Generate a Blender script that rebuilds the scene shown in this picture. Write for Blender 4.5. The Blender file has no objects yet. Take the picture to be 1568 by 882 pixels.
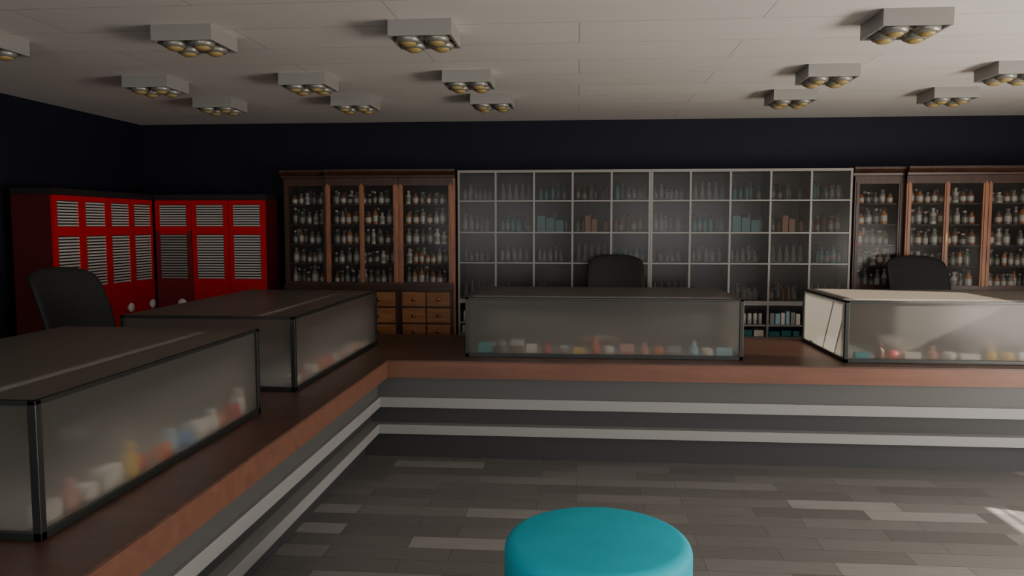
import bpy, math, random
from mathutils import Vector, Matrix
D=bpy.data; SC=bpy.context.scene; COL=SC.collection
random.seed(7)

# ---------------------------------------------------------------- materials
def newmat(name):
    m=D.materials.new(name); m.use_nodes=True
    nt=m.node_tree; b=nt.nodes["Principled BSDF"]; return m,nt,b
def pmat(name,col,rough=.5,metal=0,spec=.5,noise=0,nscale=20,emit=None,es=0,stretch=None,bump=0):
    m,nt,b=newmat(name)
    b.inputs["Roughness"].default_value=rough
    b.inputs["Metallic"].default_value=metal
    b.inputs["Specular IOR Level"].default_value=spec
    b.inputs["Base Color"].default_value=(*col,1)
    if emit: 
        b.inputs["Emission Color"].default_value=(*emit,1); b.inputs["Emission Strength"].default_value=es
    if noise or bump:
        tc=nt.nodes.new("ShaderNodeTexCoord"); mp=nt.nodes.new("ShaderNodeMapping")
        if stretch: mp.inputs["Scale"].default_value=stretch
        nz=nt.nodes.new("ShaderNodeTexNoise"); nz.inputs["Scale"].default_value=nscale; nz.inputs["Detail"].default_value=4
        nt.links.new(tc.outputs["Object"],mp.inputs[0]); nt.links.new(mp.outputs[0],nz.inputs["Vector"])
        if noise:
            cr=nt.nodes.new("ShaderNodeValToRGB")
            cr.color_ramp.elements[0].position=.3; cr.color_ramp.elements[1].position=.7
            cr.color_ramp.elements[0].color=(*[c*(1-noise) for c in col],1)
            cr.color_ramp.elements[1].color=(*[min(1,c*(1+noise)) for c in col],1)
            nt.links.new(nz.outputs["Fac"],cr.inputs[0]); nt.links.new(cr.outputs[0],b.inputs["Base Color"])
        if bump:
            bp=nt.nodes.new("ShaderNodeBump"); bp.inputs["Strength"].default_value=bump; bp.inputs["Distance"].default_value=.002
            nt.links.new(nz.outputs["Fac"],bp.inputs["Height"]); nt.links.new(bp.outputs[0],b.inputs["Normal"])
    return m
def frosted(name,col,transp,transl,rough,tlc=(.8,.76,.68),blur=0):
    m=D.materials.new(name); m.use_nodes=True; nt=m.node_tree; nt.nodes.clear()
    o=nt.nodes.new("ShaderNodeOutputMaterial")
    tr=nt.nodes.new("ShaderNodeBsdfTransparent"); tr.inputs[0].default_value=(.95,.95,.93,1)
    b=nt.nodes.new("ShaderNodeBsdfPrincipled"); b.inputs["Roughness"].default_value=rough
    b.inputs["Base Color"].default_value=(*col,1)
    tl=nt.nodes.new("ShaderNodeBsdfTranslucent"); tl.inputs[0].default_value=(*tlc,1)
    m1=nt.nodes.new("ShaderNodeMixShader"); m1.inputs[0].default_value=transl
    m2=nt.nodes.new("ShaderNodeMixShader"); m2.inputs[0].default_value=transp
    nt.links.new(b.outputs[0],m1.inputs[1]); nt.links.new(tl.outputs[0],m1.inputs[2])
    last=tr.outputs[0]
    if blur:
        rf=nt.nodes.new("ShaderNodeBsdfRefraction"); rf.inputs["IOR"].default_value=1.18; rf.inputs["Roughness"].default_value=.38
        m3=nt.nodes.new("ShaderNodeMixShader"); m3.inputs[0].default_value=blur
        nt.links.new(tr.outputs[0],m3.inputs[1]); nt.links.new(rf.outputs[0],m3.inputs[2]); last=m3.outputs[0]
    nt.links.new(m1.outputs[0],m2.inputs[1]); nt.links.new(last,m2.inputs[2])
    nt.links.new(m2.outputs[0],o.inputs[0]); return m
def clearglass(name,transp=.88,rough=.08,col=(.2,.2,.2)):
    m=D.materials.new(name); m.use_nodes=True; nt=m.node_tree; nt.nodes.clear()
    o=nt.nodes.new("ShaderNodeOutputMaterial")
    tr=nt.nodes.new("ShaderNodeBsdfTransparent")
    b=nt.nodes.new("ShaderNodeBsdfPrincipled"); b.inputs["Roughness"].default_value=rough; b.inputs["Base Color"].default_value=(*col,1)
    m2=nt.nodes.new("ShaderNodeMixShader"); m2.inputs[0].default_value=transp
    nt.links.new(b.outputs[0],m2.inputs[1]); nt.links.new(tr.outputs[0],m2.inputs[2]); nt.links.new(m2.outputs[0],o.inputs[0]); return m
def floormat():
    m,nt,b=newmat("floor_laminate")
    tc=nt.nodes.new("ShaderNodeTexCoord")
    br=nt.nodes.new("ShaderNodeTexBrick"); br.offset=.37; br.offset_frequency=2; br.squash=1
    br.inputs["Color1"].default_value=(0,0,0,1); br.inputs["Color2"].default_value=(1,1,1,1); br.inputs["Mortar"].default_value=(0,0,0,1)
    br.inputs["Scale"].default_value=1; br.inputs["Brick Width"].default_value=.63; br.inputs["Row Height"].default_value=.148
    br.inputs["Mortar Size"].default_value=.0015; br.inputs["Bias"].default_value=0
    cr=nt.nodes.new("ShaderNodeValToRGB"); e=cr.color_ramp.elements
    e[0].position=0; e[0].color=(.132,.126,.121,1); e[1].position=1; e[1].color=(.31,.30,.29,1)
    x=e.new(.55); x.color=(.162,.155,.149,1); x=e.new(.80); x.color=(.205,.197,.19,1)
    mp=nt.nodes.new("ShaderNodeMapping"); mp.inputs["Scale"].default_value=(2,30,1)
    nz=nt.nodes.new("ShaderNodeTexNoise"); nz.inputs["Scale"].default_value=2.5; nz.inputs["Detail"].default_value=5
    mr=nt.nodes.new("ShaderNodeMapRange"); mr.inputs[3].default_value=.75; mr.inputs[4].default_value=1.25
    mx=nt.nodes.new("ShaderNodeVectorMath"); mx.operation='MULTIPLY'
    nt.links.new(tc.outputs["Object"],br.inputs["Vector"]); nt.links.new(tc.outputs["Object"],mp.inputs[0]); nt.links.new(mp.outputs[0],nz.inputs["Vector"])
    nt.links.new(br.outputs["Color"],cr.inputs[0]); nt.links.new(nz.outputs["Fac"],mr.inputs[0])
    mm=nt.nodes.new("ShaderNodeMix"); mm.data_type='RGBA'; mm.inputs[7].default_value=(.04,.04,.04,1)
    nt.links.new(br.outputs["Fac"],mm.inputs[0])
    nt.links.new(cr.outputs[0],mx.inputs[0]); nt.links.new(mr.outputs[0],mx.inputs[1]); nt.links.new(mx.outputs[0],mm.inputs[6])
    nt.links.new(mm.outputs[2],b.inputs["Base Color"]); b.inputs["Roughness"].default_value=.42
    return m
def ceilmat():
    m,nt,b=newmat("ceiling_tiles")
    tc=nt.nodes.new("ShaderNodeTexCoord")
    br=nt.nodes.new("ShaderNodeTexBrick"); br.offset=.5
    br.inputs["Color1"].default_value=(.74,.70,.65,1); br.inputs["Color2"].default_value=(.79,.75,.70,1); br.inputs["Mortar"].default_value=(.46,.44,.41,1)
    br.inputs["Scale"].default_value=1; br.inputs["Brick Width"].default_value=1.8; br.inputs["Row Height"].default_value=.45
    br.inputs["Mortar Size"].default_value=.003
    bp=nt.nodes.new("ShaderNodeBump"); bp.inputs["Strength"].default_value=.6; bp.inputs["Distance"].default_value=.006; bp.invert=True
    nt.links.new(tc.outputs["Object"],br.inputs["Vector"]); nt.links.new(br.outputs["Color"],b.inputs["Base Color"])
    nt.links.new(br.outputs["Fac"],bp.inputs["Height"]); nt.links.new(bp.outputs[0],b.inputs["Normal"])
    b.inputs["Roughness"].default_value=.75; return m

M={}
M['floor']=floormat(); M['ceil']=ceilmat()
M['navy']=pmat("navy_paint",(.0060,.0068,.0175),.65,spec=.3,noise=.1,nscale=3)
M['offwhite']=pmat("warm_white_paint",(.5,.47,.43),.7,noise=.03,nscale=4)
M['woodtop']=pmat("counter_wood",(.080,.036,.024),.38,noise=.25,nscale=3,stretch=(1,8,8))
M['fascialit']=pmat("counter_wood_lit",(.16,.066,.040),.45,noise=.15,nscale=3,stretch=(1,6,6))  # same wood as the top, window light on the front painted into its colour
M['panelgrey']=pmat("panel_grey",(.080,.080,.078),.5)
M['banddark']=pmat("band_dark",(.035,.036,.037),.5)
M['toe']=pmat("toe_kick",(.035,.036,.038),.5)
M['strip']=pmat("light_strip",(.27,.27,.265),.35)
M['black']=pmat("black_frame",(.012,.015,.013),.35)
M['casebase']=pmat("case_base",(.16,.155,.14),.5)
M['frost']=frosted("frosted_glass",(.105,.103,.094),.46,.28,.18,blur=.58)
M['frosttop']=frosted("smoked_glass_top",(.150,.130,.108),.30,.04,.36)
M['glass']=clearglass("cabinet_glass",.82,.14,(.09,.08,.07))
M['glasshaze']=clearglass("shelf_hazy_glass",.64,.2,(.06,.057,.05))
M['ware']=clearglass("glassware",.5,.2,(.26,.29,.29))
M['wood']=pmat("cabinet_dark_wood",(.055,.022,.012),.4,noise=.3,nscale=4,stretch=(6,6,1))
M['woodlt']=pmat("cabinet_light_wood",(.30,.118,.054),.4,noise=.3,nscale=4,stretch=(8,8,1))
M['woodin']=pmat("cabinet_inner",(.022,.016,.013),.7)
M['drawer']=pmat("drawer_wood",(.36,.15,.055),.4,noise=.25,nscale=5,stretch=(1,6,6))
M['brass']=pmat("brass",(.3,.2,.08),.3,1)
M['alu']=pmat("shelf_aluminium",(.25,.235,.215),.4,.3)
M['backp']=pmat("shelf_backing",(.040,.038,.034),.5,noise=.25,nscale=2)
M['red']=pmat("locker_red",(.50,.003,.006),.42,spec=.3)
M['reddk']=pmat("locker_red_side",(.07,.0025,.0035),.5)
M['redshade']=pmat("locker_red_shaded",(.15,.003,.005),.5)  # locker red with the neighbouring locker's shadow put into the colour
M['lockblk']=pmat("locker_black",(.010,.008,.008),.6)
M['slat']=pmat("vent_slat",(.52,.50,.47),.4)
M['slatshade']=pmat("vent_slat_shaded",(.30,.29,.27),.4)  # vent slat colour darkened for the shadow in the corner
M['white']=pmat("white_plastic",(.75,.73,.70),.4)
M['fixture']=pmat("fixture_grey",(.29,.28,.262),.45)
M['shell']=pmat("lamp_shell",(.30,.29,.25),.35,.4)
M['bulb']=pmat("bulb_amber",(.40,.29,.11),.3)
M['fillbar']=pmat("case_fill_bar",(.5,.5,.5),.4)
M['chair']=pmat("chair_mesh",(.010,.012,.011),.65,noise=.3,nscale=60)
M['metal']=pmat("chair_metal",(.10,.10,.10),.3,.8)
M['teal']=pmat("pouf_fabric",(.006,.44,.58),.62,spec=.3,noise=.06,nscale=6,bump=.15)
cols={'b_white':(.66,.62,.56),'b_grey':(.28,.27,.25),'b_brown':(.15,.06,.025),'b_green':(.05,.07,.045),'b_amber':(.28,.11,.03),'b_teal':(.02,.34,.38),
 'b_orange':(.60,.14,.03),'b_red':(.50,.03,.03),'b_yellow':(.75,.45,.04),'b_blue':(.06,.22,.5),'b_dark':(.03,.03,.03),'b_pink':(.55,.25,.22),'b_ltblue':(.3,.5,.6),'b_tealdim':(.02,.14,.14),'b_orangedim':(.22,.07,.02),
 'j_white':(.42,.39,.34),'j_grey':(.17,.16,.145)}
for k,c in cols.items(): M[k]=pmat(k,c,.35)

# ---------------------------------------------------------------- mesh builder
class MB:
    def __init__(s): s.v=[];s.f=[];s.m=[];s.mats=[];s.sm=[]
    def mi(s,k):
        if k not in s.mats: s.mats.append(k)
        return s.mats.index(k)
    def box(s,x0,x1,y0,y1,z0,z1,k):
        b=len(s.v); i=s.mi(k)
        s.v+=[(x,y,z) for z in (z0,z1) for y in (y0,y1) for x in (x0,x1)]
        for q in ((0,2,3,1),(4,5,7,6),(0,1,5,4),(2,6,7,3),(0,4,6,2),(1,3,7,5)):
            s.f.append([b+j for j in q]); s.m.append(i); s.sm.append(False)
    def poly(s,pts,k,smooth=False):
        b=len(s.v); s.v+=[tuple(p) for p in pts]; s.f.append(list(range(b,b+len(pts)))); s.m.append(s.mi(k)); s.sm.append(smooth)
    def prism(s,prof,axis,a,b_,k):
        n=len(prof); b=len(s.v); i=s.mi(k)
        for t in (a,b_):
            for p in prof:
                s.v.append((t,p[0],p[1]) if axis=='x' else (p[0],t,p[1]))
        for j in range(n):
            q=(j+1)%n; s.f.append([b+j,b+q,b+n+q,b+n+j]); s.m.append(i); s.sm.append(False)
        s.f.append([b+j for j in range(n)][::-1]); s.f.append([b+n+j for j in range(n)]); s.m+=[i,i]; s.sm+=[False,False]
    def lathe(s,c,prof,seg=10,mats=None,k=None,axis='z',flip=1):
        b=len(s.v); n=len(prof)
        for r,h in prof:
            for j in range(seg):
                a=2*math.pi*j/seg; p=(r*math.cos(a),r*math.sin(a),h)
                if axis=='x': p=(p[2]*flip,p[0],p[1])
                if axis=='y': p=(p[0],p[2]*flip,p[1])
                s.v.append((c[0]+p[0],c[1]+p[1],c[2]+p[2]))
        for i in range(n-1):
            kk=s.mi(mats[i] if mats else k)
            for j in range(seg):
                q=(j+1)%seg
                s.f.append([b+i*seg+j,b+i*seg+q,b+(i+1)*seg+q,b+(i+1)*seg+j]); s.m.append(kk); s.sm.append(True)
        s.f.append([b+j for j in range(seg)][::-1]); s.m.append(s.mi(mats[0] if mats else k)); s.sm.append(False)
        s.f.append([b+(n-1)*seg+j for j in range(seg)]); s.m.append(s.mi(mats[-1] if mats else k)); s.sm.append(False)
    def obj(s,name,parent=None,bevel=0,loc=None):
        me=D.meshes.new(name); me.from_pydata(s.v,[],s.f)
        for k in s.mats: me.materials.append(M[k])
        me.polygons.foreach_set("material_index",s.m); me.polygons.foreach_set("use_smooth",s.sm); me.update()
        o=D.objects.new(name,me); COL.objects.link(o)
        if parent: o.parent=parent
        if loc: o.location=loc
        if bevel:
            bm=o.modifiers.new("bevel","BEVEL"); bm.width=bevel; bm.segments=2; bm.limit_method='ANGLE'
        return o
def empty(name,loc=(0,0,0),rot=0):
    e=D.objects.new(name,None); COL.objects.link(e); e.location=loc; e.rotation_euler[2]=rot; e.empty_display_size=.2; return e
def link(o,name,parent):
    c=D.objects.new(name,o.data); COL.objects.link(c); c.parent=parent; c.location=o.location
    for md in o.modifiers:
        n=c.modifiers.new(md.name,md.type)
        if md.type=='BEVEL': n.width=md.width; n.segments=md.segments; n.limit_method=md.limit_method
    return c

# ---------------------------------------------------------------- room shell
XL,XR,YF,YB,ZC=-4.45,4.6,-3.0,7.75,2.67
def wall(name,boxes,k,bv=0):
    b=MB()
    for q in boxes: b.box(*q,k)
    return b.obj(name)
wall("floor",[(XL-.2,XR+.2,YF-.2,YB+.2,-.1,0)],'floor')
wall("ceiling",[(XL-.2,XR+.2,YF-.2,YB+.2,ZC,ZC+.1)],'ceil')
wall("wall_back",[(XL-.2,XR+.2,YB,YB+.2,0,ZC)],'navy')
wall("wall_left",[(XL-.2,XL,YF,YB,0,ZC)],'navy')
def wall_holes(name,along,c0,c1,a0,a1,holes,k):
    b=MB(); cuts=sorted(set([a0,a1]+[h[0] for h in holes]+[h[1] for h in holes]))
    for s,e in zip(cuts,cuts[1:]):
        zs=[(0,ZC)]
        for h in holes:
            if h[0]<=s and h[1]>=e:
                nz=[]
                for z0,z1 in zs:
                    if h[2]>z0: nz.append((z0,min(z1,h[2])))
                    if h[3]<z1: nz.append((max(z0,h[3]),z1))
                zs=[z for z in nz if z[1]-z[0]>1e-4]
        for z0,z1 in zs:
            if along=='y': b.box(c0,c1,s,e,z0,z1,k)
            else: b.box(s,e,c0,c1,z0,z1,k)
    return b.obj(name)
WIN=[(3.32,4.05,.25,1.16),(4.80,5.25,.95,1.50),(4.56,5.56,2.02,2.58)]  # unseen openings, shaped to aim sun at the floor, counter and case
wall_holes("wall_right",'y',XR,XR+.12,YF,YB,WIN,'offwhite')
FW=[(-3.4,-.6,.9,2.3),(.8,3.6,.9,2.3)]
wall_holes("wall_front",'x',YF-.12,YF,XL,XR,FW,'offwhite')
n=1
for y0,y1,z0,z1 in WIN:
    b=MB(); t=.02; x0,x1=XR+.03,XR+.08
    b.box(x0,x1,y0,y1,z0,z0+t,'white'); b.box(x0,x1,y0,y1,z1-t,z1,'white')
    b.box(x0,x1,y0,y0+t,z0,z1,'white'); b.box(x0,x1,y1-t,y1,z0,z1,'white')
    if n<3:
        z=z0+.04
        while z<z1-.03:
            b.prism([(XR+.005,z),(XR+.03,z+.0125),(XR+.03,z+.024),(XR+.005,z+.0115)],'y',y0+t,y1-t,'white'); z+=.055
    b.obj("window_%d"%n); n+=1
for x0,x1,z0,z1 in FW:
    b=MB(); t=.05; y0,y1=YF-.09,YF-.04
    b.box(x0,x1,y0,y1,z0,z0+t,'white'); b.box(x0,x1,y0,y1,z1-t,z1,'white')
    for x in (x0,(x0+x1)/2-t/2,x1-t): b.box(x,x+t,y0,y1,z0,z1,'white')
    b.obj("window_%d"%n); n+=1

# ---------------------------------------------------------------- counter (L shaped)
FX,FY=-1.513,5.42
def Lband(b,e0,z0,z1,k,depth=None,back=None):
    xf=FX+e0; yf=FY-e0
    xb=-2.62 if back is None else back[0]; yb=6.45 if back is None else back[1]
    x_end=4.55; y_end=-2.4
    P=[(xf,y_end),(xf,yf),(x_end,yf),(x_end,yb),(xb,yb),(xb,y_end)]
    n=len(P); i0=len(b.v); mi=b.mi(k)
    for z in (z0,z1): b.v+=[(p[0],p[1],z) for p in P]
    for j in range(n):
        q=(j+1)%n; b.f.append([i0+j,i0+q,i0+n+q,i0+n+j][::-1]); b.m.append(mi); b.sm.append(False)
    for off,rev in ((0,False),(n,True)):
        for q in ([0,1,4,5],[1,2,3,4]):
            f=[i0+off+t for t in q]; 
            if not rev: f=f[::-1]
            b.f.append(f); b.m.append(mi); b.sm.append(False)
b=MB()
Lband(b,0,0,.20,'toe',back=(-2.4,6.3))
Lband(b,.136,.20,.265,'strip',back=(-2.4,6.3))
Lband(b,.06,.265,.392,'banddark',back=(-2.4,6.3))
Lband(b,.152,.392,.462,'strip',back=(-2.4,6.3))
Lband(b,.13,.462,.615,'panelgrey',back=(-2.4,6.3))
Lband(b,.225,.615,.725,'fascialit')
Lband(b,.226,.725,.736,'woodtop')
ctr=b.obj("service_counter")

# ---------------------------------------------------------------- display cases
def items(b,L,Wd,seq,z,face='y',inset=.03,far=True):
    n=len(seq); 
    for i,c in enumerate(seq):
        t=-L/2+.06+(L-.12)*(i+.5)/n+random.uniform(-.02,.02)
        w=random.uniform(.07,.12); h=random.uniform(.06,.11); d=random.uniform(.03,.05)
        dy=-Wd/2+inset+random.uniform(0,.02)
        typ=i%3
        if typ==0: b.box(t-w/2,t+w/2,dy,dy+d*1.4,z,z+h*.7,c)
        elif typ==1: b.lathe((t,dy+.03,z),[(.03,0),(.032,.01),(.032,h*.7),(.015,h*.85),(.015,h),(.018,h),(.018,h*1.2)],12,k=c)
        else:
            b.lathe((t,dy+.04,z),[(.035,0),(.042,.01),(.04,.05),(.02,.058)],14,k=c)
    if far:
        for i in range(8):
            t=random.uniform(-L/2+.1,L/2-.1); dy=random.uniform(-.1,Wd/2-.1); h=random.uniform(.03,.07)
            b.box(t-.05,t+.05,dy-.04,dy+.04,z,z+h,random.choice(['b_white','b_grey','b_brown','b_dark','b_pink']))
def display_case(cx,cy,L,Wd,rot,seq):
    Z0=.736; H=.414; t=.026
    e=empty("display_case",(cx,cy,Z0),rot)
    b=MB(); x,y=L/2,Wd/2
    for sx in (-1,1):
        for sy in (-1,1):
            b.box(sx*x-(t if sx>0 else 0),sx*x+(0 if sx>0 else t),sy*y-(t if sy>0 else 0),sy*y+(0 if sy>0 else t),0,H,'black')
    for z0,z1 in ((0,t),(H-.014,H)):
        b.box(-x,x,-y,-y+t,z0,z1,'black'); b.box(-x,x,y-t,y,z0,z1,'black')
        b.box(-x,-x+t,-y,y,z0,z1,'black'); b.box(x-t,x,-y,y,z0,z1,'black')
    b.obj("frame",e,.002)
    b=MB(); b.box(-x+t,x-t,-y+t,y-t,.004,.016,'casebase'); b.obj("base_panel",e)
    b=MB(); b.box(-x+t,x-t,-y+.27,-y+.29,H-.022,H-.010,'fillbar'); b.obj("fill_bar",e)  # made-up bar to go with the added fill light below
    l=D.lights.new("case_fill","AREA"); l.shape='RECTANGLE'; l.size=L-.3; l.size_y=.012; l.energy=.95; l.color=(1,.95,.88); l.spread=math.radians(125)  # fill light added inside the case to brighten its contents
    lo=D.objects.new("case_fill",l); COL.objects.link(lo); lo.parent=e; lo.location=(0,-y+.28,H-.024); lo.rotation_euler=(-.35,0,0)
    b=MB(); g=.008
    for s in (-1,1):
        yy=s*(y-.012); p=[(-x+g,yy,t*.5),(x-g,yy,t*.5),(x-g,yy,H-.008),(-x+g,yy,H-.008)]
        b.poly(p if s<0 else p[::-1],'frost')
        xx=s*(x-.012); p=[(xx,-y+g,t*.5),(xx,y-g,t*.5),(xx,y-g,H-.008),(xx,-y+g,H-.008)]
        b.poly(p if s>0 else p[::-1],'frost')
    b.obj("glass_sides",e)
    b=MB(); b.poly([(-x+.006,-y+.006,H+.002),(x-.006,-y+.006,H+.002),(x-.006,y-.006,H+.002),(-x+.006,y-.006,H+.002)],'frosttop'); b.obj("glass_top",e)
    b=MB(); items(b,L,Wd,seq,.016); b.obj("case_contents",e)
    return e
display_case(-1.54-.5,2.87,1.58,1.0,math.pi/2,['b_white','b_pink','b_white','b_white','b_yellow','b_red','b_orange','b_ltblue','b_blue','b_white','b_white','b_orange','b_red','b_white'])
display_case(-1.54-.5,5.02,1.76,1.0,math.pi/2,['b_white','b_pink','b_white','b_orange','b_red','b_white','b_pink','b_white','b_orange','b_white','b_grey'])
display_case(.172,5.875,1.90,1.0,0,['b_teal','b_dark','b_brown','b_white','b_red','b_grey','b_yellow','b_orange','b_white','b_pink','b_pink','b_orange','b_grey','b_ltblue','b_white','b_ltblue'])
display_case(1.775+.95,5.84,1.90,1.0,0,['b_teal','b_brown','b_red','b_white','b_pink','b_white','b_white','b_yellow','b_yellow','b_white','b_orange','b_ltblue','b_white','b_teal','b_white'])

# ---------------------------------------------------------------- bottles
def bottle(b,x,y,z,h,r,body,label,cap,seg=8):
    prof=[(r*.92,0),(r,.006),(r,h*.18),(r,h*.52),(r,h*.62),(r*.45,h*.76),(r*.42,h*.86),(r*.55,h*.86),(r*.55,h)]
    b.lathe((x,y,z),prof,seg,mats=[body,body,label,body,body,body,cap,cap])
def bottles_row(b,x0,x1,y0,y1,z,hmax,pal,dens=1.0,rows=2,rs=1.0):
    for rw in range(rows):
        yy=y0+(y1-y0)*(rw+.5)/rows
        x=x0+.01
        while x<x1-.05*rs:
            r=random.uniform(.018,.027)*rs; h=hmax*random.uniform(.6,.92)
            if random.random()<dens:
                body,label,cap=random.choice(pal)
                bottle(b,x+r,yy+random.uniform(-.01,.01),z,h,r,body,label,cap)
            x+=2*r+random.uniform(.002,.014)
PALW=[('b_brown','j_white','b_dark'),('j_grey','j_white','j_grey'),('b_dark','j_grey','j_white'),('j_white','j_grey','j_white'),('j_grey','j_white','j_grey'),('b_green','j_grey','j_grey'),('b_amber','j_white','b_dark')]

# ---------------------------------------------------------------- wooden breakfront cabinets
def wood_cabinet(x0):
    W=1.655; e=empty("wooden_apothecary_cabinet",(x0,0,0))
    yb=YB-.015
    bays=[(0,.43,7.39),(.43,1.13,7.33),(1.13,W,7.35)]
    top=2.10; led=1.07
    b=MB(); g=MB(); dr=MB(); bt=MB()
    for n,(a,c,yf) in enumerate(bays):
        b.box(a,c,yb-.02,yb,0.02,top,'woodin')
        b.box(a,a+.022,yf+.02,yb-.02,.02,top,'wood'); b.box(c-.022,c,yf+.02,yb-.02,.02,top,'wood')
        b.box(a,c,yf,yb-.02,top-.03,top,'wood'); b.box(a,c,yf,yb-.02,.0,.08,'wood')
        b.box(a,c,yf-.04,yb-.02,led-.03,led,'wood')
        up='woodlt' if n>0 else 'wood'
        mids=[a+.0225,c-.0225]
        if n==1: mids.insert(1,(a+c)/2)
        for mX in mids:
            b.box(mX-.022,mX+.022,yf,yf+.02,led,top-.03,up)
            b.box(mX-.008,mX+.008,yf-.008,yf,led+.03,top-.06,up)
        b.box(a,c,yf-.002,yf+.018,top-.075,top-.03,'wood'); b.box(a,c,yf-.002,yf+.018,led,led+.04,'wood')
        if n==1:
            b.box((a+c)/2-.006,(a+c)/2+.006,yf-.014,yf-.008,1.50,1.58,'brass')
        g.poly([(a+.03,yf+.012,led+.03),(c-.03,yf+.012,led+.03),(c-.03,yf+.012,top-.07),(a+.03,yf+.012,top-.07)],'glass')
        zs=[led+.002,1.285,1.47,1.66,1.85]
        hm=[.21,.17,.175,.175,.15]
        for z,h in zip(zs,hm):
            if z>led+.01: b.box(a+.022,c-.022,yf+.03,yb-.02,z-.012,z,'woodin')
            bottles_row(bt,a+.045,c-.045,yf+.04,yf+.20,z,h,PALW,.95,2,1.25)
        nc=2 if (c-a)>.5 or n==2 else 1
        cw=(c-a-.05)/nc
        for r in range(6):
            z1=led-.055-r*.155
            for q in range(nc):
                xa=a+.025+q*cw+.008; xb=xa+cw-.016
                dr.box(xa,xb,yf-.012,yf+.03,z1-.135,z1,'drawer')
                dr.box(xa+.02,xb-.02,yf-.016,yf-.012,z1-.115,z1-.02,'drawer')
                dr.lathe(((xa+xb)/2,yf-.016,z1-.068),[(.008,0),(.008,.012),(.018,.018),(.016,.028),(.006,.032)],12,k='brass',axis='y',flip=-1)
        b.box(a+.01,c-.01,yf+.001,yf+.02,.06,led-.03,'wood')
        pr=[(yf+.01,top-.01),(yf-.012,top),(yf-.015,top+.02),(yf-.035,top+.035),(yf-.05,top+.055),(yf-.05,top+.075),(yb,top+.075),(yb,top-.01)]
        b.prism(pr,'x',a-(.02 if n==0 else 0),c+(.012 if n==1 else (.02 if n==2 else 0)),'wood')
    b.box(W-.001,W+.02,7.35,yb,.02,top,'woodlt')
    b.obj("carcass",e); g.obj("glass_doors",e); dr.obj("drawers",e,.002); bt.obj("jars",e)
    return e
wood_cabinet(-2.83); wood_cabinet(2.50)

# ---------------------------------------------------------------- glass shelving units
def shelf_unit_meshes():
    W=1.80; n=5; cw=W/n; yf=7.36; yb=YB-.015; t=.018
    zs=[.95,1.30,1.585,1.88,2.15]
    b=MB(); 
    b.box(0,W,yb-.012,yb,.05,2.15,'backp')
    for i in range(n+1):
        x=min(max(i*cw-t/2,0),W-t); b.box(x,x+t,yf,yf+.025,.05,2.15,'alu')
        if i in(0,n): b.box(x,x+t,yf+.025,yb-.012,.05,2.15,'backp')
        else: b.box(x+.006,x+.012,yf+.025,yb-.012,.95,2.15,'backp')
    for z in zs: 
        b.box(0,W,yf-.003,yf+.022,z-.009,z+.004,'alu'); b.box(.01,W-.01,yf+.02,yb-.012,z-.008,z+.002,'backp')
    b.box(0,W,yf-.01,yb-.012,2.15,2.165,'alu')
    b.box(0,W,yf-.012,yf+.03,.915,.94,'alu')
    b.box(0,W,yf-.003,yb-.012,.60,.618,'alu'); b.box(0,W,yf,yb-.012,.30,.318,'alu')
    b.box(0,W,yf+.02,yb-.012,.0,.06,'backp')
    b.box(0,W,yf+.03,yb-.012,.716,.73,'alu')
    g=MB(); g.poly([(0.01,yf+.006,.96),(W-.01,yf+.006,.96),(W-.01,yf+.006,2.14),(.01,yf+.006,2.14)],'glasshaze')
    bt=MB(); P=[('ware','j_grey','ware'),('ware','ware','ware'),('ware','ware','b_dark'),('ware','j_grey','j_grey')]
    special={(1,2):('b_tealdim',),(2,2):('b_tealdim',),(3,2):('b_orangedim',),(2,3):('b_tealdim',),(3,3):('b_green',),(4,3):('b_tealdim',),(3,0):('b_brown',),(4,1):('b_tealdim',),(4,2):('b_brown',)}
    for r,z in enumerate(zs[:-1]):
        for c in range(n):
            x0=c*cw+.02; x1=(c+1)*cw-.02; k=(c,r)
            if k in special:
                s=special[k][0]
                P2=[(s,s,'b_dark'),(s,'j_grey',s),('ware','j_grey','j_grey')]
                bottles_row(bt,x0,x1,yf+.08,yf+.24,z+.003,.19,P2,.8,2)
            elif (c+r)%4==0:
                for q in range(5):
                    xx=x0+.04+q*.062
                    bt.lathe((xx,yf+.12,z+.003),[(.028,0),(.03,.01),(.02,.08),(.009,.12),(.009,.16),(.013,.165)],12,k='ware')
            else:
                bottles_row(bt,x0,x1,yf+.08,yf+.24,z+.003,random.choice([.14,.18,.2]),P,.75,2)
    # teal and orange storage cartons (second shelf)
    for s in range(3):
        xx=2*cw+.03+s*.085; bt.box(xx,xx+.075,yf+.035,yf+.075,1.588,1.588+.15-.02*s,'b_tealdim')
    for s in range(2):
        xx=3*cw+.12+s*.06; bt.box(xx,xx+.05,yf+.035,yf+.075,1.588,1.588+.15-.03*s,'b_orangedim')
    for c in range(n):
        x=c*cw+.035
        while x<(c+1)*cw-.06:
            w=random.uniform(.03,.05)
            if c%2==0: bt.lathe((x+w/2,yf+.09,.732),[(w/2,0),(w/2,.09),(w*.35,.1),(w*.38,.13)],10,mats=['b_white','b_white','b_dark'])
            else: bt.box(x,x+w,yf+.05,yf+.13,.732,.732+random.uniform(.09,.13),random.choice(['b_white','b_grey','b_ltblue']))
            x+=w+.012
        x=c*cw+.03
        while x<(c+1)*cw-.08:
            w=random.uniform(.05,.1); bt.box(x,min(x+w,(c+1)*cw-.02),yf+.05,yf+.2,.62,.62+random.uniform(.04,.08),random.choice(['b_white','b_grey','b_tealdim'])); x+=w+.02
    e=empty("glass_shelving_unit",(-1.132,0,0))
    o=[b.obj("shelf_frame",e),g.obj("glass_doors",e),bt.obj("glassware",e)]
    e2=empty("glass_shelving_unit",(.67,0,0))
    for q in o: link(q,q.name,e2)
shelf_unit_meshes()

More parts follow.
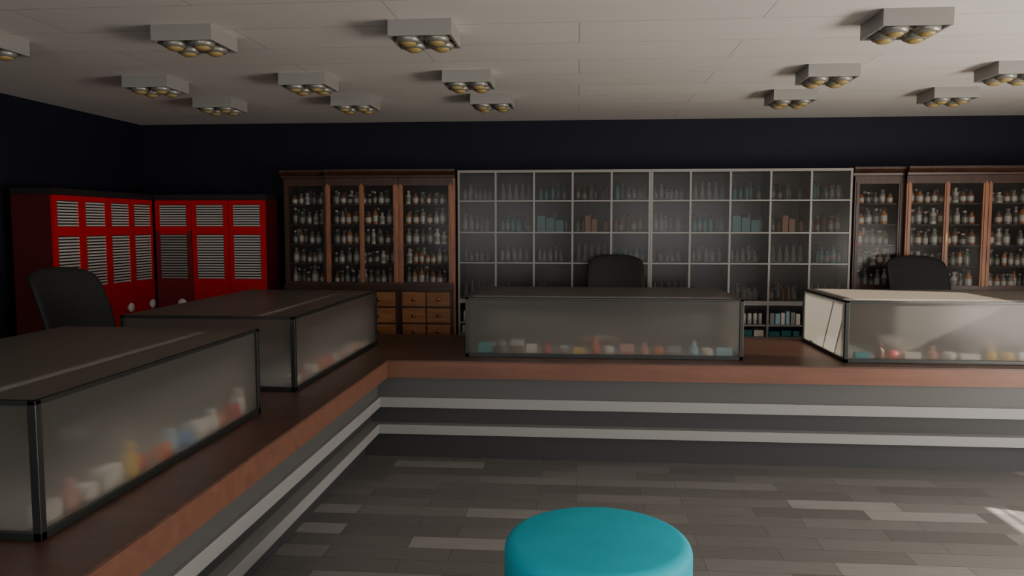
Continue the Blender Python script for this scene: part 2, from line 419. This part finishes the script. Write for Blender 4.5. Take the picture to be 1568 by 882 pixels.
# ---------------------------------------------------------------- red lockers
def locker(ncol,pitch,loc,rot,depth=.34,shadefirst=False):
    W=ncol*pitch; Ht=1.94; e=empty("red_locker",loc,rot)
    b=MB()
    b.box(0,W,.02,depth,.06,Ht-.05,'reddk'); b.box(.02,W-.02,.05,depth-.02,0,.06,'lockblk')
    b.box(-.006,W+.006,-.004,depth,Ht-.05,Ht,'lockblk')
    vents=[(1.64,1.845,9),(1.145,1.565,17)]
    for i in range(ncol):
        dk=shadefirst and i==0  # first column: cast shadow painted into door and lower slats
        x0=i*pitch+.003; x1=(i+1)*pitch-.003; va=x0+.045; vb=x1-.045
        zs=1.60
        kl='redshade' if dk else 'red'
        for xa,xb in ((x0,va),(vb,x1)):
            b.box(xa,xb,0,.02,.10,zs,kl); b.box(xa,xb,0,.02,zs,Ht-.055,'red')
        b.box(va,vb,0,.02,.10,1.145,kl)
        for z0,z1 in ((1.565,1.64),(1.845,Ht-.055)): b.box(va,vb,0,.02,z0,z1,'red')
        b.box(va,vb,.014,.0205,1.145,1.565,'lockblk'); b.box(va,vb,.014,.0205,1.64,1.845,'lockblk')
        for q,(z0,z1,nn) in enumerate(vents):
            p=(z1-z0)/nn
            for j in range(nn):
                z=z0+p*j
                b.prism([(-.004,z+p*.15),(.014,z+p*.45),(.014,z+p*.62),(-.004,z+p*.68)],'x',va+.004,vb-.004,'slatshade' if (dk and q==1) else 'slat')
    b.obj("locker_body",e)
    h=MB()
    for i in range(ncol):
        xk=(i+1)*pitch-.10
        h.lathe((xk,0,.915),[(.020,0),(.020,.018),(.040,.022),(.042,.032),(.034,.040),(.01,.044)],20,k='white',axis='y',flip=-1)
    h.obj("round_handles",e)
    return e
locker(4,.355,(-4.02,5.73,0),math.pi/2)
locker(3,.360,(-4.005,7.16,0),0,shadefirst=True)

# ---------------------------------------------------------------- office chairs
def chair_parts():
    vs=[];fs=[];nu,nv=9,10
    for j in range(nv):
        t=j/(nv-1); z=.56+t*.83
        hw=.215+.045*math.sin(min(1,t*1.15)*math.pi*.62) 
        if t>.9: hw*=.93
        for i in range(nu):
            s=-1+2*i/(nu-1)
            x=hw*s; zz=z-(.05*abs(s)**3 if t>.9 else 0)
            y=.18+.20*t*t-.05*s*s*(-1)*-1+ .03*math.sin(t*math.pi)*-1
            vs.append((x,y,zz))
    for j in range(nv-1):
        for i in range(nu-1):
            a=j*nu+i; fs.append([a,a+1,a+nu+1,a+nu])
    me=D.meshes.new("backrest"); me.from_pydata(vs,[],fs); me.materials.append(M['chair'])
    for p in me.polygons: p.use_smooth=True
    b=MB()
    b.box(-.25,.25,-.27,.22,.43,.50,'chair')
    s=b
    m=MB()
    m.lathe((0,0,.10),[(.035,0),(.035,.14),(.022,.15),(.022,.30),(.05,.31),(.06,.335)],14,k='metal')
    m.box(-.10,.10,-.12,.14,.405,.43,'metal')
    m.prism([(.12,.40),(.24,.44),(.27,.60),(.255,.60),(.225,.46),(.12,.42)],'x',-.03,.03,'metal')
    m.prism([(.255,.58),(.27,.58),(.33,1.0),(.315,1.0)],'x',-.03,.03,'metal')
    for k in range(5):
        a=2*math.pi*k/5+.3
        ca,sa=math.cos(a),math.sin(a); L=.30
        pts=[]
        for (r,w,z0,z1) in ((.02,.03,.09,.13),(L,.018,.06,.085)):
            for sx in(-1,1):
                for z in (z0,z1): pts.append((ca*r-sa*w*sx,sa*r+ca*w*sx,z))
        i0=len(m.v); m.v+=pts; mi=m.mi('metal')
        for f in ((0,1,3,2),(4,6,7,5),(0,4,5,1),(2,3,7,6),(1,5,7,3),(0,2,6,4)): m.f.append([i0+t for t in f]); m.m.append(mi); m.sm.append(False)
        m.lathe((ca*L,sa*L-.012,.032),[(.031,0),(.031,.024)],12,k='chair',axis='y')
        m.lathe((ca*L,sa*L,.055),[(.008,0),(.008,.01)],8,k='metal')
    for sx in (-1,1):
        m.box(sx*.27-.018,sx*.27+.018,-.02,.03,.44,.66,'metal'); m.box(sx*.27-.03,sx*.27+.03,-.15,.12,.66,.69,'chair')
        m.box(min(sx*.27,sx*.1),max(sx*.27,sx*.1),-.015,.025,.41,.44,'metal')
    return me,s,m
cme,cs,cm=chair_parts()
def office_chair(loc,rot):
    e=empty("office_chair",loc,rot)
    o=D.objects.new("backrest",cme); COL.objects.link(o); o.parent=e
    s=o.modifiers.new("solid","SOLIDIFY"); s.thickness=.035; s.offset=0
    s=o.modifiers.new("sub","SUBSURF"); s.levels=2; s.render_levels=2
    o=cs.obj("seat",e); m=o.modifiers.new("bev","BEVEL"); m.width=.03; m.segments=3
    for p in o.data.polygons: p.use_smooth=True
    cm.obj("chair_base",e,.003)
    return e
office_chair((.34,6.83,0),0)
office_chair((2.95,6.83,0),0)
office_chair((-2.95,4.62,0),math.pi/2-.25)

# ---------------------------------------------------------------- pouf
b=MB(); R=.365; HP=.45; q=.05; prof=[(R-.03,0),(R-.008,.012),(R,.04)]
for i in range(1,6): prof.append((R,.04+(HP-q-.055)*i/5))
for i in range(1,9):
    a=i/8*math.pi/2; prof.append((R-q*(1-math.cos(a)),HP-q-.015+q*math.sin(a)))
prof+=[(R-.09,HP-.009),(R-.15,HP-.004),(R-.25,HP-.001),(.04,HP)]
b.lathe((0,0,0),prof,72,k='teal'); 
p=b.obj("turquoise_pouf",loc=(.085,3.0,0))

# ---------------------------------------------------------------- ceiling light fixtures
def fixture_mesh():
    b=MB(); w=.160; d=.155; h=.080
    b.box(-w,w,-d,-d+.012,-h,0,'fixture'); b.box(-w,w,d-.012,d,-h,0,'fixture')
    b.box(-w,-w+.012,-d+.012,d-.012,-h,0,'fixture'); b.box(w-.012,w,-d+.012,d-.012,-h,0,'fixture')
    b.box(-w+.012,w-.012,-d+.012,d-.012,-h+.02,-.001,'fixture')
    for sx in (-1,1):
        for sy in (-1,1):
            c=(sx*.074,sy*.072,-h+.022)
            b.lathe(c,[(.060,0),(.062,-.025),(.058,-.036),(.050,-.042),(.042,-.042)],18,k='shell')
            b.lathe((c[0],c[1],c[2]-.040),[(.042,0),(.038,-.008),(.026,-.015),(.010,-.018)],18,k='bulb')
    return b
fm=fixture_mesh(); fme=None
def fixture(x,yfront):
    global fme
    if fme is None:
        o=fm.obj("ceiling_spotlight_fixture"); fme=o.data
    else:
        o=D.objects.new("ceiling_spotlight_fixture",fme); COL.objects.link(o)
    o.location=(x,yfront+.155,ZC)
rowsF=[(2.72,[-3.3,-2.05,-.81,1.62,2.85]),(3.92,[-3.22,-2.02,-.79,1.59,2.83]),(5.2,[-2.95,-1.85,-.74,1.61,2.76]),(6.13,[-2.92,-1.79,-.68,1.62,2.78])]
for y,xs in rowsF:
    for x in xs: fixture(x,y)

# ---------------------------------------------------------------- lights
sd=Vector((-1,.3,-.5)).normalized()
l=D.lights.new("sun","SUN"); l.energy=32; l.angle=.008; l.color=(1,.88,.74)
o=D.objects.new("sun",l); COL.objects.link(o); o.rotation_euler=sd.to_track_quat('-Z','Y').to_euler()
def area(name,loc,d,sx,sy,e,c):
    l=D.lights.new(name,"AREA"); l.shape='RECTANGLE'; l.size=sx; l.size_y=sy; l.energy=e; l.color=c
    o=D.objects.new(name,l); COL.objects.link(o); o.location=loc; o.rotation_euler=Vector(d).to_track_quat('-Z','Y').to_euler()
area("fill_right",(XR-.05,3.2,1.15),(-1,0.1,.35),3.4,1.5,280,(1,.92,.83))  # added fill inside the right wall, standing in for window light
area("fill_front",(-2.0,YF+.05,1.6),(0.15,1,0),2.7,1.35,48,(1,.97,.93))  # added fill pair behind the camera, standing in for window light
area("fill_front",(2.2,YF+.05,1.6),(0,1,0.1),2.7,1.35,68,(1,.97,.93))
w=D.worlds.new("world"); SC.world=w; w.use_nodes=True
bg=w.node_tree.nodes["Background"]; bg.inputs[0].default_value=(.75,.85,1,1); bg.inputs[1].default_value=1.0

# ---------------------------------------------------------------- camera
c=D.cameras.new("camera"); c.lens=27.55; c.sensor_width=36; c.clip_start=.05
o=D.objects.new("camera",c); COL.objects.link(o); o.location=(0,0,1.65)
o.rotation_euler=(math.radians(90-4.57),0,math.radians(4.8)); SC.camera=o
